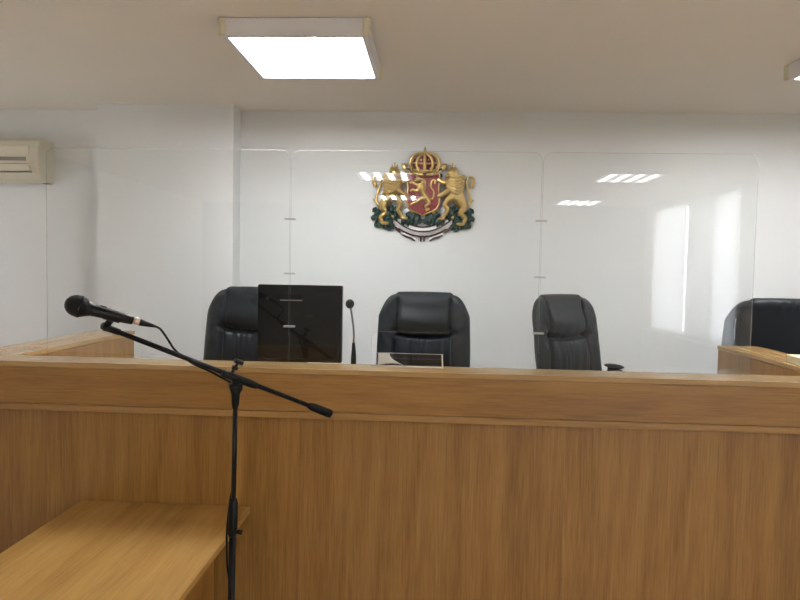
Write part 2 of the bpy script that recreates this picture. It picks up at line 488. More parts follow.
def backrest_bm(W=.248, H=.70, th=.075):
    NU, NV = 72, 96
    bm = bmesh.new()
    def ztop(u):
        s = abs(u)
        z = H - .012 * s * s - .013 * smooth(.58, .66, s)
        if s > .6: z -= .115 * ((s - .6) / .4) ** 2.7
        return z
    def g(x, w): return math.exp(-(x / w) ** 2)
    front, back = [], []
    for j in range(NV + 1):
        fr, bk = [], []
        tj = (j / NV) ** 1.15
        for i in range(NU + 1):
            u = -math.cos(PI * i / NU) * .35 + (2 * i / NU - 1) * .65
            s = abs(u)
            zt = ztop(u)
            z = zt * (1 - tj)
            T = H - z
            loc = zt - z
            x = u * W * (.975 + .03 * smooth(0, .35, T) )
            et = math.sqrt(max(0, 1 - (1 - min(loc / .05, 1)) ** 2))
            eb = math.sqrt(max(0, 1 - (1 - min(z / .03, 1)) ** 2))
            es = max(0, 1 - s ** 7) ** .5
            e = et * eb * es
            d = th * .5
            su = .60 + .05 * smooth(.1, .4, T) - .03 * smooth(.0, .1, T)
            Tc = .245 - .020 * min(1, (s / .65)) ** 2
            d += .020 * max(0, 1 - (s / su) ** 2) * (1 if T > Tc else smooth(0, .08, T))
            d += .022 * g(T - (Tc - .075), .055) * (1 - smooth(.45, .8, s))
            d += .016 * g(T - (Tc + .10), .08) * (1 - smooth(.45, .8, s))
            d -= .045 * g(T - Tc, .013) * (1 - smooth(.55, .78, s))
            d -= .012 * g(s - su, .035) * smooth(.02, .06, T)
            d -= .010 * g(s - su, .018) * smooth(.02, .06, T)
            if T > Tc:
                d += .009 * math.sin(u * 34 + 2.2 * math.sin(u * 9 + 1) + (T - Tc) * 9 * (1 if u > 0 else -1)) * math.exp(-(T - Tc) / .11) * smooth(0, .025, T - Tc) * (1 - smooth(.5, .75, s))
            else:
                d += .002 * math.sin(u * 21 + 1.3) * math.exp(-(Tc - T) / .05) * (1 - smooth(.5, .7, s))
            if s > su:
                d += .0035 * math.sin(T * 75 + s * 22 + (1 if u > 0 else 0)) * g(T - Tc, .11) * (1 - smooth(.85, 1, s))
                d += .012 * g(s - .82, .15)
            yf = -d * e
            yb = (th * .55 * (1 - .25 * s * s) + .0035 * math.sin(u * 23 + 4 * math.sin(u * 5)) * math.exp(-((loc - .03) / .035) ** 2) + .003 * math.sin(loc * 40 + u * 14) * smooth(.35, .8, s)) * e
            edge = (i in (0, NU)) or (j in (0, NV))
            # curl of the wings toward the sitter
            curl = -.045 * s ** 2.2
            fr.append((x, (0 if edge else yf) + curl, z)); bk.append((x, (0 if edge else yb) + curl, z))
        front.append(fr); back.append(bk)
    for grid in (front, back):
        rv = [[bm.verts.new(p) for p in r] for r in grid]
        for a, c in zip(rv, rv[1:]):
            for k in range(NU):
                bm.faces.new((a[k], a[k+1], c[k+1], c[k]))
    bmesh.ops.remove_doubles(bm, verts=bm.verts[:], dist=1e-5)
    return bm

def make_chair():
    t = thing('office_chair', '', 'chair', (0, 0, .36), 0, 'black leather chairs')
    b = MB(); b.bm.free(); b.bm = backrest_bm()
    b.move(Matrix.Translation((0, .215, .45)) @ Matrix.Rotation(math.radians(-9), 4, 'X'))
    b.build('backrest', M['leather'], t, smooth=True)
    b = MB(); rows = []
    # seat cushion
    n = 24
    for sgn in (1,):
        pass
    bm = b.bm
    top, bot = [], []
    for j in range(n + 1):
        v = 2 * j / n - 1; rt, rb = [], []
        for i in range(n + 1):
            u = 2 * i / n - 1
            e = max(0, (1 - abs(u) ** 6) * (1 - abs(v) ** 6)) ** .5
            k = 1 - .06 * (u * u * v * v)
            x, y = u * .26 * k, v * .25 * k - .03
            rt.append((x, y, .44 + .06 * e + (.012 * e if abs(u) < .62 else 0) - .02 * smooth(.4, 1, -v)))
            rb.append((x, y, .44 - .05 * e - .02 * smooth(.4, 1, -v)))
        top.append(rt); bot.append(rb)
    b.strip(top); b.strip(bot)
    b.build('seat', M['leather'], t, smooth=True)
    for s in (-1, 1):
        b = MB()
        b.tube([(s * .30, .17, .46), (s * .31, .21, .60), (s * .305, .19, .728), (s * .31, .02, .68), (s * .31, -.17, .61), (s * .305, -.17, .50), (s * .27, -.05, .42)],
               [.016, .018, .02, .02, .019, .017, .016], 10)
        a = b.build('armrest', M['plastic'], t)
        b = MB(); b.ball((s * .305, .165, .742), .027, .065, .013); b.build('arm_pad', M['leather'], a)
    b = MB(); b.box(-.10, .10, -.12, .12, .365, .40); b.tube([(0, .08, .38), (0, .26, .40), (0, .285, .55)], .022, 10)
    b.build('mechanism', M['plastic'], t)
    b = MB(); b.tube([(0, 0, .10), (0, 0, .25), (0, 0, .25), (0, 0, .37)], [.03, .03, .02, .02], 14); b.build('gas_column', M['plastic'], t)
    for k in range(5):
        a = k * 2 * PI / 5 + .3
        c, s_ = math.cos(a), math.sin(a)
        b = MB(); b.tube([(.02 * c, .02 * s_, .115), (.16 * c, .16 * s_, .105), (.29 * c, .29 * s_, .078)], [.03, .024, .017], 10)
        leg = b.build('leg', M['plastic'], t)
        b = MB()
        for w in (-1, 1):
            px, py = .285 * c - s_ * .014 * w, .285 * s_ + c * .014 * w
            b.tube([(px - s_ * .009, py + c * .009, .028), (px + s_ * .009, py - c * .009, .028)], .027, 14)
        b.tube([(.285 * c, .285 * s_, .03), (.285 * c, .285 * s_, .08)], .006, 8)
        b.build('caster', M['rubber'], leg)
    return t
ch = make_chair()
places = [((-.053, 3.165, .36), 0, 'black leather chair in the middle, straight under the crest'),
          ((-1.0, 3.115, .370), -5, 'black leather chair half hidden by the monitor, at the left'),
          ((.872, 3.30, .360), 38, 'black leather chair turned aside, right of the middle chair'),
          ((1.968, 3.862, .36), 175, 'black leather chair at the right edge, behind the right side bench')]
for k, (loc, rz, lab) in enumerate(places):
    o = ch if k == 0 else copy_tree(ch)
    o.location = loc; o.rotation_euler.z = math.radians(rz); o['label'] = lab
o.scale = (1.31, .80, 1.0)
for c in list(o.children):                    # this chair has no arms
    if c.name.startswith('armrest'):
        for g in list(c.children): bpy.data.objects.remove(g)
        bpy.data.objects.remove(c)

# ------------------------------------------------------------------ monitor on the judges' desk
def rrect(x0, x1, z0, z1, r, n=5):
    return arc(x1 - r, z1 - r, r, 0, 90, n) + arc(x0 + r, z1 - r, r, 90, 180, n) + arc(x0 + r, z0 + r, r, 180, 270, n) + arc(x1 - r, z0 + r, r, 270, 360, n)
t = thing('monitor', 'glossy black computer monitor turned away, before the left chair', 'monitor', (-.598, 2.83, 1.11), math.radians(3))
Z0 = .085; Z1 = .432; HW = .190
b = MB(); b.prism(rrect(-HW, HW, Z0, Z1, .008), -.006, .026); b.build('bezel', M['gloss_black'], t, .003)
b = MB(); b.prism(rrect(-HW + .026, HW - .018, Z0 + .012, Z1 - .034, .022), -.022, -.0065); o = b.build('back_cover', M['gloss_black'], t, .005)
b = MB(); b.prism(rrect(-.085, .010, Z1 - .066, Z1 - .042, .004), -.0245, -.0225); b.build('handle_slot', M['plastic'], t)
b = MB(); b.box(-.087, .012, -.0262, -.0225, Z1 - .0695, Z1 - .0665); b.build('slot_lip', M['clip'], t, .0005)
b = MB(); b.box(HW - .0145, HW - .0005, -.016, -.0065, Z0 + .01, Z1 - .006); b.build('side_rail', M['gloss_black'], t, .003)
b = MB(); b.box(-.035, .035, -.014, .012, .012, Z0 - .0005); b.build('stand_neck', M['plastic'], t, .004)
b = MB(); b.prism([(-.11, 0), (.11, 0), (.10, .012), (-.10, .012)], -.10, .09); b.build('stand_base', M['plastic'], t, .003)
b = MB(); b.box(-HW + .015, HW - .015, .0262, .0275, Z0 + .016, Z1 - .016); b.build('screen', M['gloss_black'], t)

# ------------------------------------------------------------------ desk gooseneck microphone
t = thing('desk_microphone', 'slim black gooseneck desk microphone with a round foam head beside the monitor', 'microphone', (-.343, 2.735, 1.11))
b = MB(); b.tube([(0, 0, 0), (0, 0, .022), (0, 0, .03)], [.05, .05, .035], 28); b.build('base', M['plastic'], t)
b = MB(); b.tube([(0, 0, .03), (0, 0, .135), (0, 0, .16), (-.001, 0, .19)], [.014, .011, .009, .0065], 16); b.build('sleeve', M['plastic'], t)
b = MB(); b.tube([(-.001, 0, .185), (0, 0, .22), (-.003, 0, .26), (-.010, -.004, .31), (-.0155, -.010, .345)], .0045, 10); b.build('gooseneck', M['gray_trim'], t)
b = MB(); b.ball((-.018, -.014, .358), .019, .020, .0205); b.build('foam_head', M['rubber'], t)

# ------------------------------------------------------------------ acrylic name-plate holder at the hatch
t = thing('name_plate_holder', 'low clear acrylic stand with a white paper on the ledge at the hatch', 'stand', (-.091, 2.518, ZL), math.radians(-1.0))
w = .131
b = MB(); b.prism([(-w, 0), (w, 0), (w, .003), (-w, .003)], -.022, .020); b.build('base_sheet', M['acrylic'], t)
b = MB(); b.prism([(-w, .0035), (w, .0035), (w, .050), (-w, .050)], -.0015, .0015)
b.move(Matrix.Translation((0, .016, 0)) @ Matrix.Rotation(math.radians(16), 4, 'X')); b.build('back_sheet', M['acrylic'], t)
b = MB(); b.box(-w, w, -.0245, -.0225, 0, .0055); b.build('front_rim', M['paper'], t)
b = MB(); b.prism([(w - .0045, .0), (w + .0015, 0), (w - .0025, .052), (w - .0070, .052)], -.024, -.0205); b.build('side_rim', M['paper'], t)
b = MB(); b.tube([(-w, .0025, .0505), (w, .0025, .0505)], .0011, 8); b.build('top_rim', M['clip'], t)
b = MB()
rows = []
for j in range(13):
    v = j / 12; r = []
    for i in range(9):
        u = i / 8
        x = -w + .004 + u * (.045 + .055 * (1 - v) ** 2)
        r.append((x, -.014 + v * .012, .004 + v * .045 + .008 * math.sin(u * 2.6) * (1 - v)))
    rows.append(r)
b.strip(rows)
o = b.build('paper', M['paper'], t); md = o.modifiers.new('S', 'SOLIDIFY'); md.thickness = .0006
b = MB(); b.ball((-w - .014, -.018, .0026), .0045, .0045, .0025, 12, 8)
b.build('rubber_foot', M['gray_trim'], t)

# ------------------------------------------------------------------ paper block on the right side bench
t = thing('paper_pad', 'cream paper pad lying on the right side bench ledge', 'paper pad', (1.655, 2.86, ZL), math.radians(-6))
b = MB()
for k in range(7): b.box(-.072 + .0006 * (k % 3), .072 - .0005 * (k % 2), -.095, .095, .0045 * k, .0045 * k + .0042)
b.build('sheets', M['cream_paper'], t)
b = MB(); b.box(-.074, .074, -.097, .097, .0318, .0334); b.build('cover', M['cream_paper'], t, .0005)

# ------------------------------------------------------------------ microphone stand
tip, clutch, cw = Vector((-.932, 1.78, 1.4362)), Vector((-.6213, 1.98, 1.2668)), Vector((-.3458, 2.16, 1.1196))
base = Vector((-.640, 1.98, 0))
t = thing('microphone_stand', 'black tripod boom microphone stand beside the low table, in front of the bench', 'microphone stand', base)
def P(v): return Vector(v) - base
def pole(z): return Vector((-.640 + (-.6213 + .640) * z / 1.267, 1.98, z)) - base
b = MB(); b.tube([pole(.78), pole(1.215)], .0078, 14); b.build('upper_tube', M['matt_black'], t)
b = MB(); b.tube([pole(.10), pole(.79)], .0112, 16); b.build('lower_tube', M['matt_black'], t)
b = MB(); b.tube([pole(.755), pole(.765), pole(.865), pole(.88)], [.012, .0150, .0145, .010], 16)
b.tube([pole(.775) + Vector((.012, -.005, 0)), pole(.775) + Vector((.030, -.012, 0))], [.005, .008], 10); b.build('height_clamp', M['plastic'], t)
b = MB(); b.tube([pole(1.17), pole(1.185), pole(1.215), pole(1.235), pole(1.25)], [.0095, .0120, .0135, .0205, .0225], 16); b.build('swivel', M['plastic'], t)
bd = (cw - tip).normalized()
side = bd.cross(Vector((0, 0, 1))).normalized(); upv = side.cross(bd).normalized()
c0 = P(clutch)
b = MB(); b.tube([c0 - bd * .05, c0 - bd * .035, c0 + bd * .055, c0 + bd * .075], [.010, .0125, .0125, .010], 16)
b.tube([c0 - Vector((0, 0, .03)) - side * .016, c0 - Vector((0, 0, .03)) + side * .016], .017, 18)
b.tube([c0, c0 - Vector((0, 0, .03))], .013, 14)
b.build('boom_clutch', M['plastic'], t)
b = MB(); q = c0 - Vector((0, 0, .030)) + side * .0175
b.tube([q - side * .0335 - side * .0025, q - side * .0335 - side * .005], .0055, 12); b.build('bolt', M['chrome'], t)
b = MB(); k0 = c0 + upv * .010 - bd * .012
b.tube([k0 - bd*.006, k0 + upv * .018 - bd*.006], .0055, 10); b.tube([k0 + upv * .018 - bd*.014, k0 + upv * .018 + bd*.004], .006, 10)
b.tube([k0 + upv * .018 - bd*.006, k0 + upv * .035 - bd*.002], .0045, 10)
b.box(-.001, .001, -.001, .001, -.001, .001)
kk = k0 + upv * .040 - bd * .001
b.tube([kk - bd * .014, kk + bd * .014], .0075, 12)
b.build('wing_knob', M['plastic'], t)
b = MB(); b.tube([P(tip), P(cw) - bd * .07], .0076, 14); b.build('boom_arm', M['matt_black'], t)
b = MB(); e = P(cw); b.tube([e - bd * .092, e - bd * .086, e - bd * .07, e - bd * .012, e - bd * .002, e], [.0085, .0105, .0135, .0150, .0135, .009], 18)
b.build('counterweight', M['rubber'], t)
b = MB(); b.tube([pole(.20), pole(.245), pole(.26)], [.022, .022, .014], 18); b.build('leg_hub', M['plastic'], t)
for k in range(3):
    a = math.radians(20 + 120 * k) if k else math.radians(20)
    a = [math.radians(10), math.radians(-82), math.radians(100)][k]
    r = .24
    b = MB(); b.tube([pole(.225) + Vector((math.cos(a) * .02, math.sin(a) * .02, 0)), Vector((math.cos(a) * r, math.sin(a) * r, .014))], .0075, 10)
    lg = b.build('leg', M['matt_black'], t)
    b = MB(); b.tube([Vector((math.cos(a) * (r - .02), math.sin(a) * (r - .02), .031)), Vector((math.cos(a) * (r + .012), math.sin(a) * (r + .012), .0135))], .0125, 12)
    b.build('rubber_foot', M['rubber'], lg)
# clip for the microphone
head, tail = Vector((-.986, 1.72, 1.5015)), Vector((-.8455, 1.80, 1.4524))
ma = (tail - head).normalized()
mside = ma.cross(Vector((0, 0, 1))).normalized(); mup = mside.cross(ma).normalized()
hold = head + ma * .092
b = MB()
j = P(tip) - bd * .008
b.tube([P(tip) + bd * .034, P(tip) - bd * .002, P(tip) - bd * .018], [.0095, .0105, .0095], 14)
b.tube([j - side * .011 + upv*.001, j + side * .011 + upv*.001], .0125, 14)
b.tube([j, P(hold) - mup * .014], [.010, .009], 12)
# open cradle around the handle
for d0 in range(8):
    a0, a1 = math.radians(200 + 20 * d0 - 80), math.radians(200 + 20 * (d0 + 1) - 80)
pts = []
rows = []
for s_ in (-.022, -.012, 0, .012, .022):
    rr = []
    for q in range(13):
        a = math.radians(-205 + 230 * q / 12)
        rr.append(P(hold) + ma * s_ + (mside * math.cos(a) + mup * math.sin(a)) * .0178)
    rows.append(rr)
b.strip(rows)
b.build('microphone_clip', M['plastic'], t)

t = thing('microphone', 'black handheld microphone held in the clip of the boom stand', 'microphone', head)
def Q(v): return Vector(v) - head
b = MB()
b.ball((0, 0, 0), .0345, .0305, .0305, 28, 18, Matrix((ma, mup, mside)).transposed());  b.build('grille', M['steel_mesh'], t)
b = MB(); b.tube([ma * .002, ma * .003, ma * .009, ma * .010], [.0302, .0317, .0314, .0298], 26)
b.build('grille_band', M['plastic'], t)
b = MB(); b.tube([ma * .015, ma * .026, ma * .034, ma * .05, ma * .10, ma * .145, ma * .148], [.0262, .0225, .0188, .0172, .0155, .0125, .011], 22)
b.build('handle', M['matt_black'], t)
b = MB(); b.box(-.009, .009, -.0015, .0015, -.004, .004)
b.bm.transform(Matrix.Translation(ma * .062 + mup * .0172) @ Matrix((ma, mup, mside)).transposed().to_4x4())
b.build('switch', M['plastic'], t, .001)
b = MB(); b.tube([ma * .1482, ma * .1655], [.0098, .0098], 18); b.build('plug_ring', M['copper'], t)
b = MB(); b.box(-.004, .004, -.0015, .0015, -.003, .003)
b.bm.transform(Matrix.Translation(ma * .157 + mup * .0108) @ Matrix((ma, mup, mside)).transposed().to_4x4()); b.build('plug_latch', M['chrome'], t)
b = MB(); b.tube([ma * .1655, ma * .172, ma * .19, ma * .21], [.0098, .0096, .0072, .0042], 16); b.build('plug', M['plastic'], t)
# cable: hangs to the boom, lies along it, then down the pole
cp = [head + ma * .205, head + ma * .225 - Vector((0, 0, .004))]
def boom(s_): return tip + bd * s_
cp += [Vector((-.770, 1.815, 1.401)), boom(.195) + upv * .012 - side * .004, boom(.235) - upv * .002 - side * .0105, boom(.27) - upv * .009 - side * .006,
       boom(.31) - upv * .0105, boom(.345) - upv * .014 + side * .006]
pz = lambda z, a, r: base + pole(z) + Vector((math.cos(a) * r, math.sin(a) * r, 0))
cp += [pz(1.235, 1.9, .029), pz(1.20, 1.8, .020), pz(1.14, 1.6, .0125), pz(1.0, 1.5, .0125), pz(.92, 1.9, .0125), pz(.875, 2.4, .0185), pz(.82, 2.7, .0200), pz(.765, 3.0, .020), pz(.72, 3.3, .0175), pz(.66, 4.0, .0165), pz(.60, 4.8, .0165), pz(.52, 5.0, .0165), pz(.40, 4.7, .0165), pz(.30, 4.7, .024), pz(.16, 4.7, .035), pz(.03, 5.0, .06), pz(.004, 5.2, .16), pz(.004, 5.1, .4)]
def catmull(pts, n=8):
    out = []
    for i in range(len(pts) - 1):
        p0, p1, p2, p3 = pts[max(i-1, 0)], pts[i], pts[i+1], pts[min(i+2, len(pts)-1)]
        for k in range(n):
            u = k / n
            out.append(.5 * ((2 * p1) + (p2 - p0) * u + (2 * p0 - 5 * p1 + 4 * p2 - p3) * u * u + (3 * p1 - p0 - 3 * p2 + p3) * u ** 3))
    out.append(pts[-1]); return out
b = MB(); b.tube([Q(p) for p in catmull(cp)], .0033, 8); b.build('cable', M['rubber'], t)

# ------------------------------------------------------------------ air conditioner
t = thing('air_conditioner', 'cream split air conditioner high on the wall at the left edge', 'air conditioner', (-2.950, 4.148, 2.142))
AW = .415
prof = [(0, .0), (-.075, .0), (-.115, .018), (-.168, .055), (-.185, .10), (-.185, .20), (-.172, .245), (-.14, .268), (0, .272)]
def ac_profile(k=1.0, dz=0): return [(y * k, z) for y, z in prof]
b = MB(); bm = b.bm
sec = []
for x, k in ((-AW, .86), (-AW + .012, .95), (-AW + .04, 1), (AW - .045, 1.0), (AW - .018, .985), (AW - .005, .955), (AW, .92)):
    kz = 1 if k > .9 else .985
    sec.append([bm.verts.new((x, y * k, .136 + (z - .136) * kz)) for y, z in prof])
n = len(prof)
for a, c in zip(sec, sec[1:]):
    for i in range(n):
        f = bm.faces.new((a[i], a[(i+1) % n], c[(i+1) % n], c[i]))
bm.faces.new(sec[0]); bm.faces.new(sec[-1][::-1])
b.build('casing', M['cream'], t, .006)
b = MB(); b.box(-AW + .03, AW - .072, -.1875, -.18, .122, .146); b.build('intake_slot', M['cream_dark'], t)
b = MB(); b.prism([(-AW + .03, .058), (AW - .036, .058), (AW - .052, .100), (-AW + .03, .100)], -.1905, -.178); b.build('louver', M['cream'], t, .003)
b = MB(); b.box(-AW + .03, AW - .045, -.1765, -.150, .050, .0565); b.build('outlet_gap', M['cream_dark'], t)
b = MB(); b.box(-AW + .03, AW - .060, -.1868, -.18, .1015, .1045); b.build('louver_gap', M['cream_dark'], t)
b = MB(); b.box(-AW + .02, AW - .05, -.1885, -.183, .160, .215); b.build('front_grille', M['cream'], t, .004)
b = MB(); b.box(AW - .05, AW - .012, -.05, -.004, -.0045, -.0005); b.build('bracket', M['cream_dark'], t)

# ------------------------------------------------------------------ coat of arms
_build = MB.build
def crest_build(s, *a, **k):
    for v in s.bm.verts:                      # flat back against the wall
        if v.co.y > 0: v.co.y = 0
    return _build(s, *a, **k)
MB.build = crest_build
CS = .00645
t = thing('coat_of_arms', 'carved coat of arms with golden lions, red shield and crown on the wall', 'coat of arms', (-.0860, 4.1497, 2.0965))
def C3(u, v, d=0): return Vector(((u - 423) * CS, -d * CS, (195 - v) * CS))
def relief(name, draw, material, d0=0, flat=.55, vox=.0032, parent=t, remesh=True):
    b = MB(); draw(b)
    o = b.build(name, material, parent, smooth=True)
    if remesh:
        md = o.modifiers.new('R', 'REMESH'); md.mode = 'VOXEL'; md.voxel_size = vox * .62; md.use_smooth_shade = True
        ms = o.modifiers.new('S', 'SMOOTH'); ms.factor = .3; ms.iterations = 1
    return o
def limb(b, pts, rs, d, seg=10):
    P_ = [C3(u, v, d if not isinstance(d, (list, tuple)) else d[i]) for i, (u, v) in enumerate(pts)]
    P_ = catmull(P_, 5)
    m = len(pts) - 1
    R_ = []
    for i in range(len(P_)):
        f = i / 5; k = min(int(f), m - 1); R_.append((rs[k] + (rs[k+1] - rs[k]) * (f - k)) * CS)
    b.tube(P_, R_, seg)
def blob(b, u, v, d, ru, rv, rd, ang=0):
    b.ball(C3(u, v, d), ru * CS, rd * CS, rv * CS, 18, 12, Matrix.Rotation(math.radians(ang), 3, 'Y'))

def lion(sx):
    """supporter: stands upright against the shield, mane, crown, curled tail. sx=+1 right one, -1 left one"""
    def X(pts): return [(423 + sx * (u - 423), v) for u, v in pts]
    def draw(b):
        def L(pts, rs, d): limb(b, X(pts), rs, d)
        def B(u, v, d, ru, rv, rd, ang=0): blob(b, 423 + sx * (u - 423), v, d, ru, rv, rd, ang * sx)
        # trunk
        L([(451, 180), (453, 187), (457, 195.5), (460, 202)], [8.2, 8.8, 7.2, 6.0], [3, 3.5, 3.5, 3.5])
        # head, muzzle, brow
        B(451.5, 174.5, 6, 5.8, 6.0, 5.2); B(447.6, 176.4, 7.5, 3.2, 2.6, 3); B(446.6, 178.6, 6.5, 2.3, 1.3, 2); B(449, 172.6, 8.6, 1.6, 1.0, 1.2)
        # ears, little crown
        B(455, 169.8, 6, 1.4, 1.8, 1.4); B(451.6, 168.6, 5, 3.2, 1.2, 2.6)
        for k in (-2.4, 0, 2.4): B(451.6 + k, 166.6, 5, .8, 1.8, .9)
        B(451.6, 164.0, 5, .9, 1.0, .9)
        # mane locks
        for k in range(6):
            v = 176 + 3.1 * k
            L([(448 + .6 * k, v), (453.5 + .5 * k, v + 1.8), (460.5 - .2 * k, v + .2), (464.5 - .4 * k, v + 2.8)], [1.3, 1.7, 1.5, .8], [10.2, 11.6, 9, 5])
        for k in range(4):
            L([(444.5 + 1.0 * k, 182 + 2.4 * k), (449 + k, 184.4 + 2.2 * k), (454 + .6 * k, 183.5 + 2.2 * k)], [.9, 1.3, 1.0], [9, 11, 11.4])
        # forelegs reaching to the shield
        L([(450, 182), (444.5, 183), (439.5, 181), (437.6, 179)], [3.8, 2.9, 2.3, 2.2], [5, 6, 6, 5.5])
        L([(451, 189), (445.5, 192), (440.5, 195.5), (437.6, 195.6)], [4.0, 3.0, 2.3, 2.2], [6, 7, 6.5, 6])
        # near hind leg: thigh, knee, hock, paw
        L([(459, 199), (453, 197.2), (448, 199.5), (445.4, 204.5), (447.2, 210), (443.4, 216.5)], [5.0, 4.4, 3.4, 2.8, 2.2, 2.0], [5, 6.5, 7, 6.5, 6, 5])
        B(441.6, 218, 5, 4, 1.9, 2.6)
        # far hind leg
        L([(460, 201), (463, 207), (460.4, 212.5), (465, 217.5), (463.4, 221.6)], [5.4, 4.2, 2.7, 2.4, 2.0], [4, 5, 5, 5, 4.5])
        B(460.5, 223.2, 5, 4.4, 1.9, 2.6)
        # tail
        L([(463.5, 203), (468, 204.5), (469.6, 198), (467.4, 190), (465.8, 182), (468.4, 176.6), (472.6, 178), (473, 183.4)], [1.6, 1.5, 1.3, 1.2, 1.2, 1.2, 1.2, 1.4], 2.5)
        B(471.2, 184.5, 3, 2.4, 3.6, 1.8, 15); L([(468.6, 199), (471, 200.5), (473.4, 198.6)], [1.2, 1.3, .5], 2.5)
    return draw
o = relief('lion', lion(1), M['gold']); o['label'] = 'right golden supporter lion'
o = relief('lion', lion(-1), M['gold']); o['label'] = 'left golden supporter lion'

# shield
def shield_outline(k=1.0):
    pts = [(407.2, 173.5), (412, 174.8), (418, 173.2), (423, 172.2), (428, 173.2), (434, 174.8), (438.8, 173.5), (439.6, 180), (438.2, 188), (439.4, 196), (439.2, 203), (436.4, 208.4), (431, 211.6), (426, 213.4), (423, 216),
           (420, 213.4), (415, 211.6), (409.6, 208.4), (406.8, 203), (406.6, 196), (407.8, 188), (406.4, 180)]
    return [(423 + (u - 423) * k, 194 + (v - 194) * k) for u, v in pts]
b = MB(); b.prism([((u - 423) * CS, (195 - v) * CS) for u, v in shield_outline()], -6.0 * CS, 0); b.build('shield', M['red'], t, .003)
b = MB()
ol = shield_outline(1.0); b.tube([C3(u, v, 6.0) for u, v in ol + ol[:1]], .85 * CS, 8); b.build('shield_border', M['gold'], t)
def small_lion(b):
    L = lambda p, r, d: limb(b, p, r, d)
    L([(420, 184), (420.5, 189), (424, 194), (427, 199)], [3.4, 3.6, 2.6, 2.6], 6.6)
    blob(b, 417.6, 180.2, 7.2, 3.0, 3.0, 2.4); blob(b, 415, 181.6, 7.6, 1.8, 1.3, 1.5)
    for k in (-1.8, 0, 1.8): blob(b, 418 + k, 176.2, 6.4, .6, 1.4, .7)
    for k in range(4): L([(420.5, 180 + 2.4 * k), (424, 181.5 + 2.4 * k), (425.6, 184 + 2 * k)], [1.3, 1.3, .5], 7.4)
    L([(419.6, 186), (415, 184.4), (411.4, 182.6), (409.8, 184)], [2.0, 1.5, 1.2, 1.3], 6.8)
    L([(420.4, 190), (416, 191), (412.4, 190), (410.4, 192)], [2.1, 1.6, 1.2, 1.3], 7)
    L([(426.5, 198), (421, 198.8), (417, 202), (413, 203.4), (411, 205.6)], [2.8, 2.2, 1.6, 1.2, 1.3], 7)
    L([(427, 199), (429, 203.4), (425.6, 206.6), (429, 209), (425.6, 210.2)], [2.8, 2.0, 1.4, 1.2, 1.2], 6.8)
    L([(428, 198), (432.4, 198.6), (433.6, 192), (430.6, 187), (431.6, 181), (434.6, 180.6), (434.4, 184)], [1.1, .9, .9, .8, .9, 1.0, 1.1], 6.4)
relief('shield_lion', small_lion, M['gold'], vox=.0024)

# crown
def crown_red(b): blob(b, 424, 163.5, 1.5, 12.5, 9.6, 6.4); 
relief('crown_cap', crown_red, M['red'], remesh=False)
def crown(b):
    L = lambda p, r, d: limb(b, p, r, d)
    L([(412.6, 173.2), (418, 174.8), (424, 175.3), (430, 174.8), (435.4, 173.2)], [1.9, 2.1, 2.2, 2.1, 1.9], [4.5, 6.4, 7, 6.4, 4.5])
    L([(411.2, 169.4), (417, 171.0), (424, 171.4), (431, 171.0), (436.8, 169.4)], [1.1] * 5, [4.8, 6.8, 7.4, 6.8, 4.8])
    L([(411, 163), (416.5, 164.2), (424, 164.6), (431.5, 164.2), (437, 163)], [.9] * 5, [5, 7, 7.6, 7, 5])
    L([(412, 172), (409.6, 165), (411.6, 158), (417, 154.4), (424, 154)], [1.5, 1.6, 1.6, 1.5, 1.3], [4, 4.6, 5, 5, 5])
    L([(436, 172), (438.4, 165), (436.4, 158), (431, 154.4), (424, 154)], [1.5, 1.6, 1.6, 1.5, 1.3], [4, 4.6, 5, 5, 5])
    L([(418, 173), (416, 165), (418, 158.5), (422.5, 154.5)], [1.2, 1.3, 1.3, 1.1], [6.5, 8, 7.4, 6])
    L([(430, 173), (432, 165), (430, 158.5), (425.5, 154.5)], [1.2, 1.3, 1.3, 1.1], [6.5, 8, 7.4, 6])
    L([(424, 173), (424, 165), (424, 158), (424, 154)], [1.4, 1.5, 1.5, 1.2], [7.4, 8.6, 8, 6])
    blob(b, 424, 152.6, 5, 1.9, 1.7, 1.8)
    for u, v in ((412, 168), (418, 169.4), (430, 169.4), (436, 168)): blob(b, u, v, 6.6, 1.5, 1.8, 1.2)
    b.box(*(C3(423.4, 0).x, C3(424.6, 0).x), -5.6 * CS, -4.4 * CS, C3(0, 151.6).z, C3(0, 147.6).z)
    b.box(*(C3(422.6, 0).x, C3(425.4, 0).x), -5.6 * CS, -4.4 * CS, C3(0, 150.2).z, C3(0, 149.2).z)
relief('crown', crown, M['gold'], remesh=False)
def gems(b):
    for u, v in ((416.4, 174.6), (431.6, 174.6)): blob(b, u, v, 8.4, 1.0, .9, .8)
    for u in (412.5, 420.5, 427.5, 435.5): blob(b, u, 161, 6.4 + (2 if 418 < u < 430 else 0), .8, .8, .8)
relief('pearls', gems, M['pearl'], remesh=False)
relief('gem', lambda b: blob(b, 424, 174.9, 9.0, 2.0, 1.5, 1.0), M['maroon'], remesh=False)
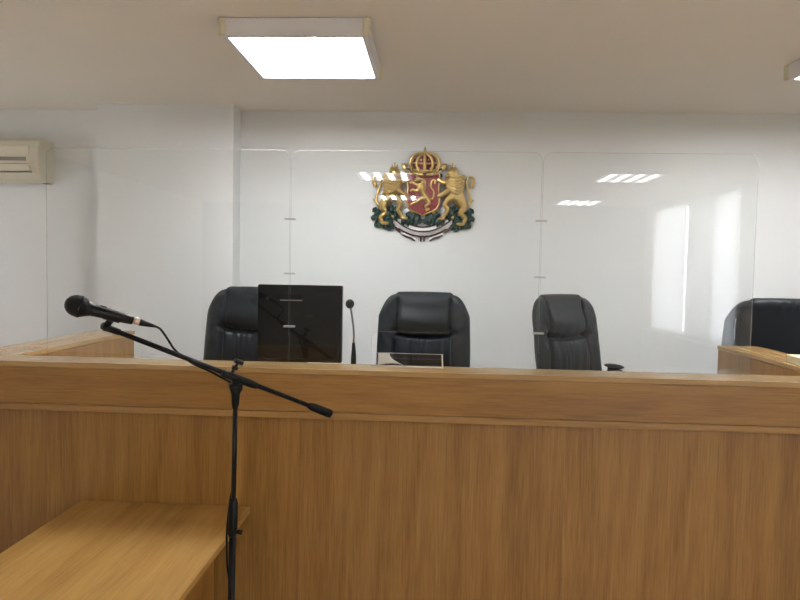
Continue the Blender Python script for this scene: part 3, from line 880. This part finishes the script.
# striped ribbons and knobs beside the crown
for sx in (-1, 1):
    U = lambda u: 423.5 + sx * (u - 423.5)
    b = MB()
    limb(b, [(U(433), 175), (U(437), 171.4), (U(441), 170.6)], [1.3, 1.3, .9], 3.4); limb(b, [(U(434), 171.6), (U(438.6), 168.8), (U(441.6), 167.4)], [.9, 1.1, .8], 3); b.build('ribbon', M['white'], t)
    b = MB()
    limb(b, [(U(434), 173.4), (U(438), 170.2), (U(441.4), 169)], [1.0, 1.1, .7], 4.2); limb(b, [(U(438), 173), (U(440.4), 174.6), (U(441), 177)], [.9, 1.1, .8], 3.4); b.build('ribbon_stripe', M['maroon'], t)
    b = MB(); blob(b, U(442.6), 167.2, 3, 3.0, 3.8, 2.2, sx * 24); limb(b, [(U(441.6), 170), (U(444.6), 166.4), (U(445.2), 163.8)], [2, 1.5, .7], 3.4); b.build('acorn', M['gold'], t)

# oak branches
def leaf(u, v, ang, Ln, w, d):
    b = MB(); n = 26; rows = []
    a = math.radians(ang); dx, dz = math.cos(a), math.sin(a)
    for i in range(n + 1):
        s_ = i / n
        hw = w * (math.sin(PI * min(1, s_ * .93 + .05)) ** .7) * (1 + .38 * math.sin(s_ * 2 * PI * 3.2 + 2.4)) + .25
        r = []
        for q in (-1, -.97, -.5, 0, .5, .97, 1):
            lx, lz = s_ * Ln, q * hw
            h = d + (1.6 - 1.2 * abs(q) + 1.1 * math.sin(PI * s_)) * (0 if abs(q) == 1 else 1) - (d if abs(q) == 1 else 0)
            if abs(q) == .5: h -= .5 * math.sin(s_ * 2 * PI * 3.2)
            if q == 0: h += .5
            r.append(C3(u + lx * dx - lz * dz, v - (lx * dz + lz * dx), h))
        rows.append(r)
    b.strip(rows)
    b.build('oak_leaf', M['green'], t)
for sx in (-1, 1):
    def lf(u, v, ang, Ln, w, d=1.5): leaf(423 + sx * (u - 423), v, ang if sx > 0 else 180 - ang, Ln, w, d)
    lf(424, 221.5, 28, 18, 4.6, 2.6); lf(427, 213.5, -38, 12, 3.8, 2); lf(430, 219, -12, 15, 4.2, 2)
    lf(443, 214.5, 20, 14, 3.8, 2.4); lf(446, 215.5, -10, 15, 3.8, 2); lf(447, 210, 8, 12, 3, 1.4)
    lf(462, 217, 38, 14, 4.0, 2); lf(461, 219.5, 8, 14, 3.8, 2.4); lf(455, 221, -18, 15, 4.0, 2.6); lf(453.5, 220.5, -66, 11, 3.8, 2.2); lf(460, 219.5, -30, 13, 3.6, 1.6)
    b = MB(); limb(b, [(423 - sx * 8, 224.6), (423 + sx * 4, 218.6), (423 + sx * 16, 217.6), (423 + sx * 30, 217.5), (423 + sx * 40, 220)], [1.2, 1.4, 1.2, 1.0, .8], 2.6); b.build('oak_stem', M['green'], t)
    b = MB()
    for (u, v) in ((434, 212), (452.5, 217)): blob(b, 423 + sx * (u - 423), v, 4.5, 1.5, 2.0, 1.4, 30 * sx)
    b.build('oak_acorn', M['gold'], t)

# ribbon scroll under the shield
def scroll_v(u): return 231.0 - 15.5 * (abs(u - 423) / 32) ** 2.05
def band(name, off0, off1, u0, u1, d, material):
    b = MB(); rows = []
    n = 30
    for i in range(n + 1):
        u = u0 + (u1 - u0) * i / n
        du = .5; sl = (scroll_v(u + du) - scroll_v(u - du)) / (2 * du)
        nx, nv = -sl, 1; q = math.hypot(nx, nv); nx /= q; nv /= q
        p0 = (u + nx * off0, scroll_v(u) + nv * off0); p1 = (u + nx * off1, scroll_v(u) + nv * off1)
        rows.append([C3(*p0, 0), C3(*p0, d), C3(*p1, d), C3(*p1, 0)])
    b.strip(rows)
    for r in (rows[0], rows[-1]): b.bm.faces.new([b.bm.verts.new(p) for p in r])
    return b.build(name, material, t)
band('scroll', -4.4, 4.4, 391, 455, 1.8, M['white'])
band('scroll_line', -5.4, -4.0, 391, 455, 2.5, M['maroon'])
band('scroll_line', -.8, .6, 391.5, 454.5, 2.4, M['maroon'])
band('scroll_line', 3.9, 5.4, 393, 453, 2.5, M['maroon'])
for sx in (-1, 1):
    U = lambda u: 423 + sx * (u - 423)
    for w_, (pts) in (('white', [(U(447), 228), (U(452), 224.5), (U(456.5), 221)]), ('white', [(U(430), 238.6), (U(437), 236.2), (U(443), 233)]), ('white', [(U(425.5), 238), (U(426.5), 235.8), (U(431), 235.4)])):
        b = MB(); limb(b, pts, [1.7] * 3, 1.0); b.build('scroll_tail', M['white'], t)
    for pts in ([(U(446), 229.8), (U(450), 227), (U(454), 224.4), (U(456), 222.4)], [(U(430.4), 240.2), (U(434), 237.6), (U(439), 236.0), (U(443), 234)], [(U(424.6), 241), (U(424.8), 237), (U(427.6), 235.4), (U(433), 235.2)], [(U(445), 232), (U(448), 229.4), (U(450), 228.6)]):
        b = MB(); limb(b, pts, [.7, 1.0, 1.0, .6], 2.2); b.build('scroll_line', M['maroon'], t)

MB.build = _build

# ------------------------------------------------------------------ daylight and camera
w = bpy.data.worlds.new('sky'); sc.world = w; w.use_nodes = True
bg = w.node_tree.nodes['Background']
bg.inputs['Color'].default_value = (.96, .98, 1, 1); bg.inputs['Strength'].default_value = 46.0

def portal(y0, y1):
    """guides the sky's light through a window opening"""
    l = bpy.data.lights.new('window_portal', 'AREA'); l.shape = 'RECTANGLE'
    l.size = WZ1 - WZ0; l.size_y = y1 - y0; l.cycles.is_portal = True
    o = bpy.data.objects.new('window_portal', l); COL.objects.link(o)
    o.location = (XR + .12, (y0 + y1) / 2, (WZ0 + WZ1) / 2); o.rotation_euler = (0, math.radians(90), 0)
portal(-4.58, -1.92)
l = bpy.data.lights.new('window_portal', 'AREA'); l.shape = 'RECTANGLE'  # portal for the added left window
l.size = LZ1 - LZ0; l.size_y = LW1 - LW0; l.cycles.is_portal = True
o = bpy.data.objects.new('window_portal', l); COL.objects.link(o)
o.location = (XL - .12, (LW0 + LW1) / 2, (LZ0 + LZ1) / 2); o.rotation_euler = (0, math.radians(-90), 0)

cam = bpy.data.cameras.new('camera'); co = bpy.data.objects.new('camera', cam); COL.objects.link(co)
cam.sensor_width = 36; cam.lens = 36 * 640 / 800; cam.clip_start = .05
R = Matrix(((.998330941945, -.021535845857, .053586730613), (.054546190542, .046753877607, -.997416055629), (.018974810985, .998674262346, .047850541023)))
co.matrix_world = Matrix.Translation((0, 0, 1.62)) @ R.to_4x4()
sc.camera = co
sc.view_settings.view_transform = 'Standard'; sc.view_settings.look = 'None'
sc.view_settings.gamma = 1; sc.view_settings.use_curve_mapping = False
sc.view_settings.exposure = -0.12
sc.cycles.max_bounces = 10; sc.cycles.diffuse_bounces = 6; sc.cycles.transparent_max_bounces = 16
sc.cycles.caustics_reflective = False; sc.cycles.caustics_refractive = False
sc.cycles.sample_clamp_indirect = 6
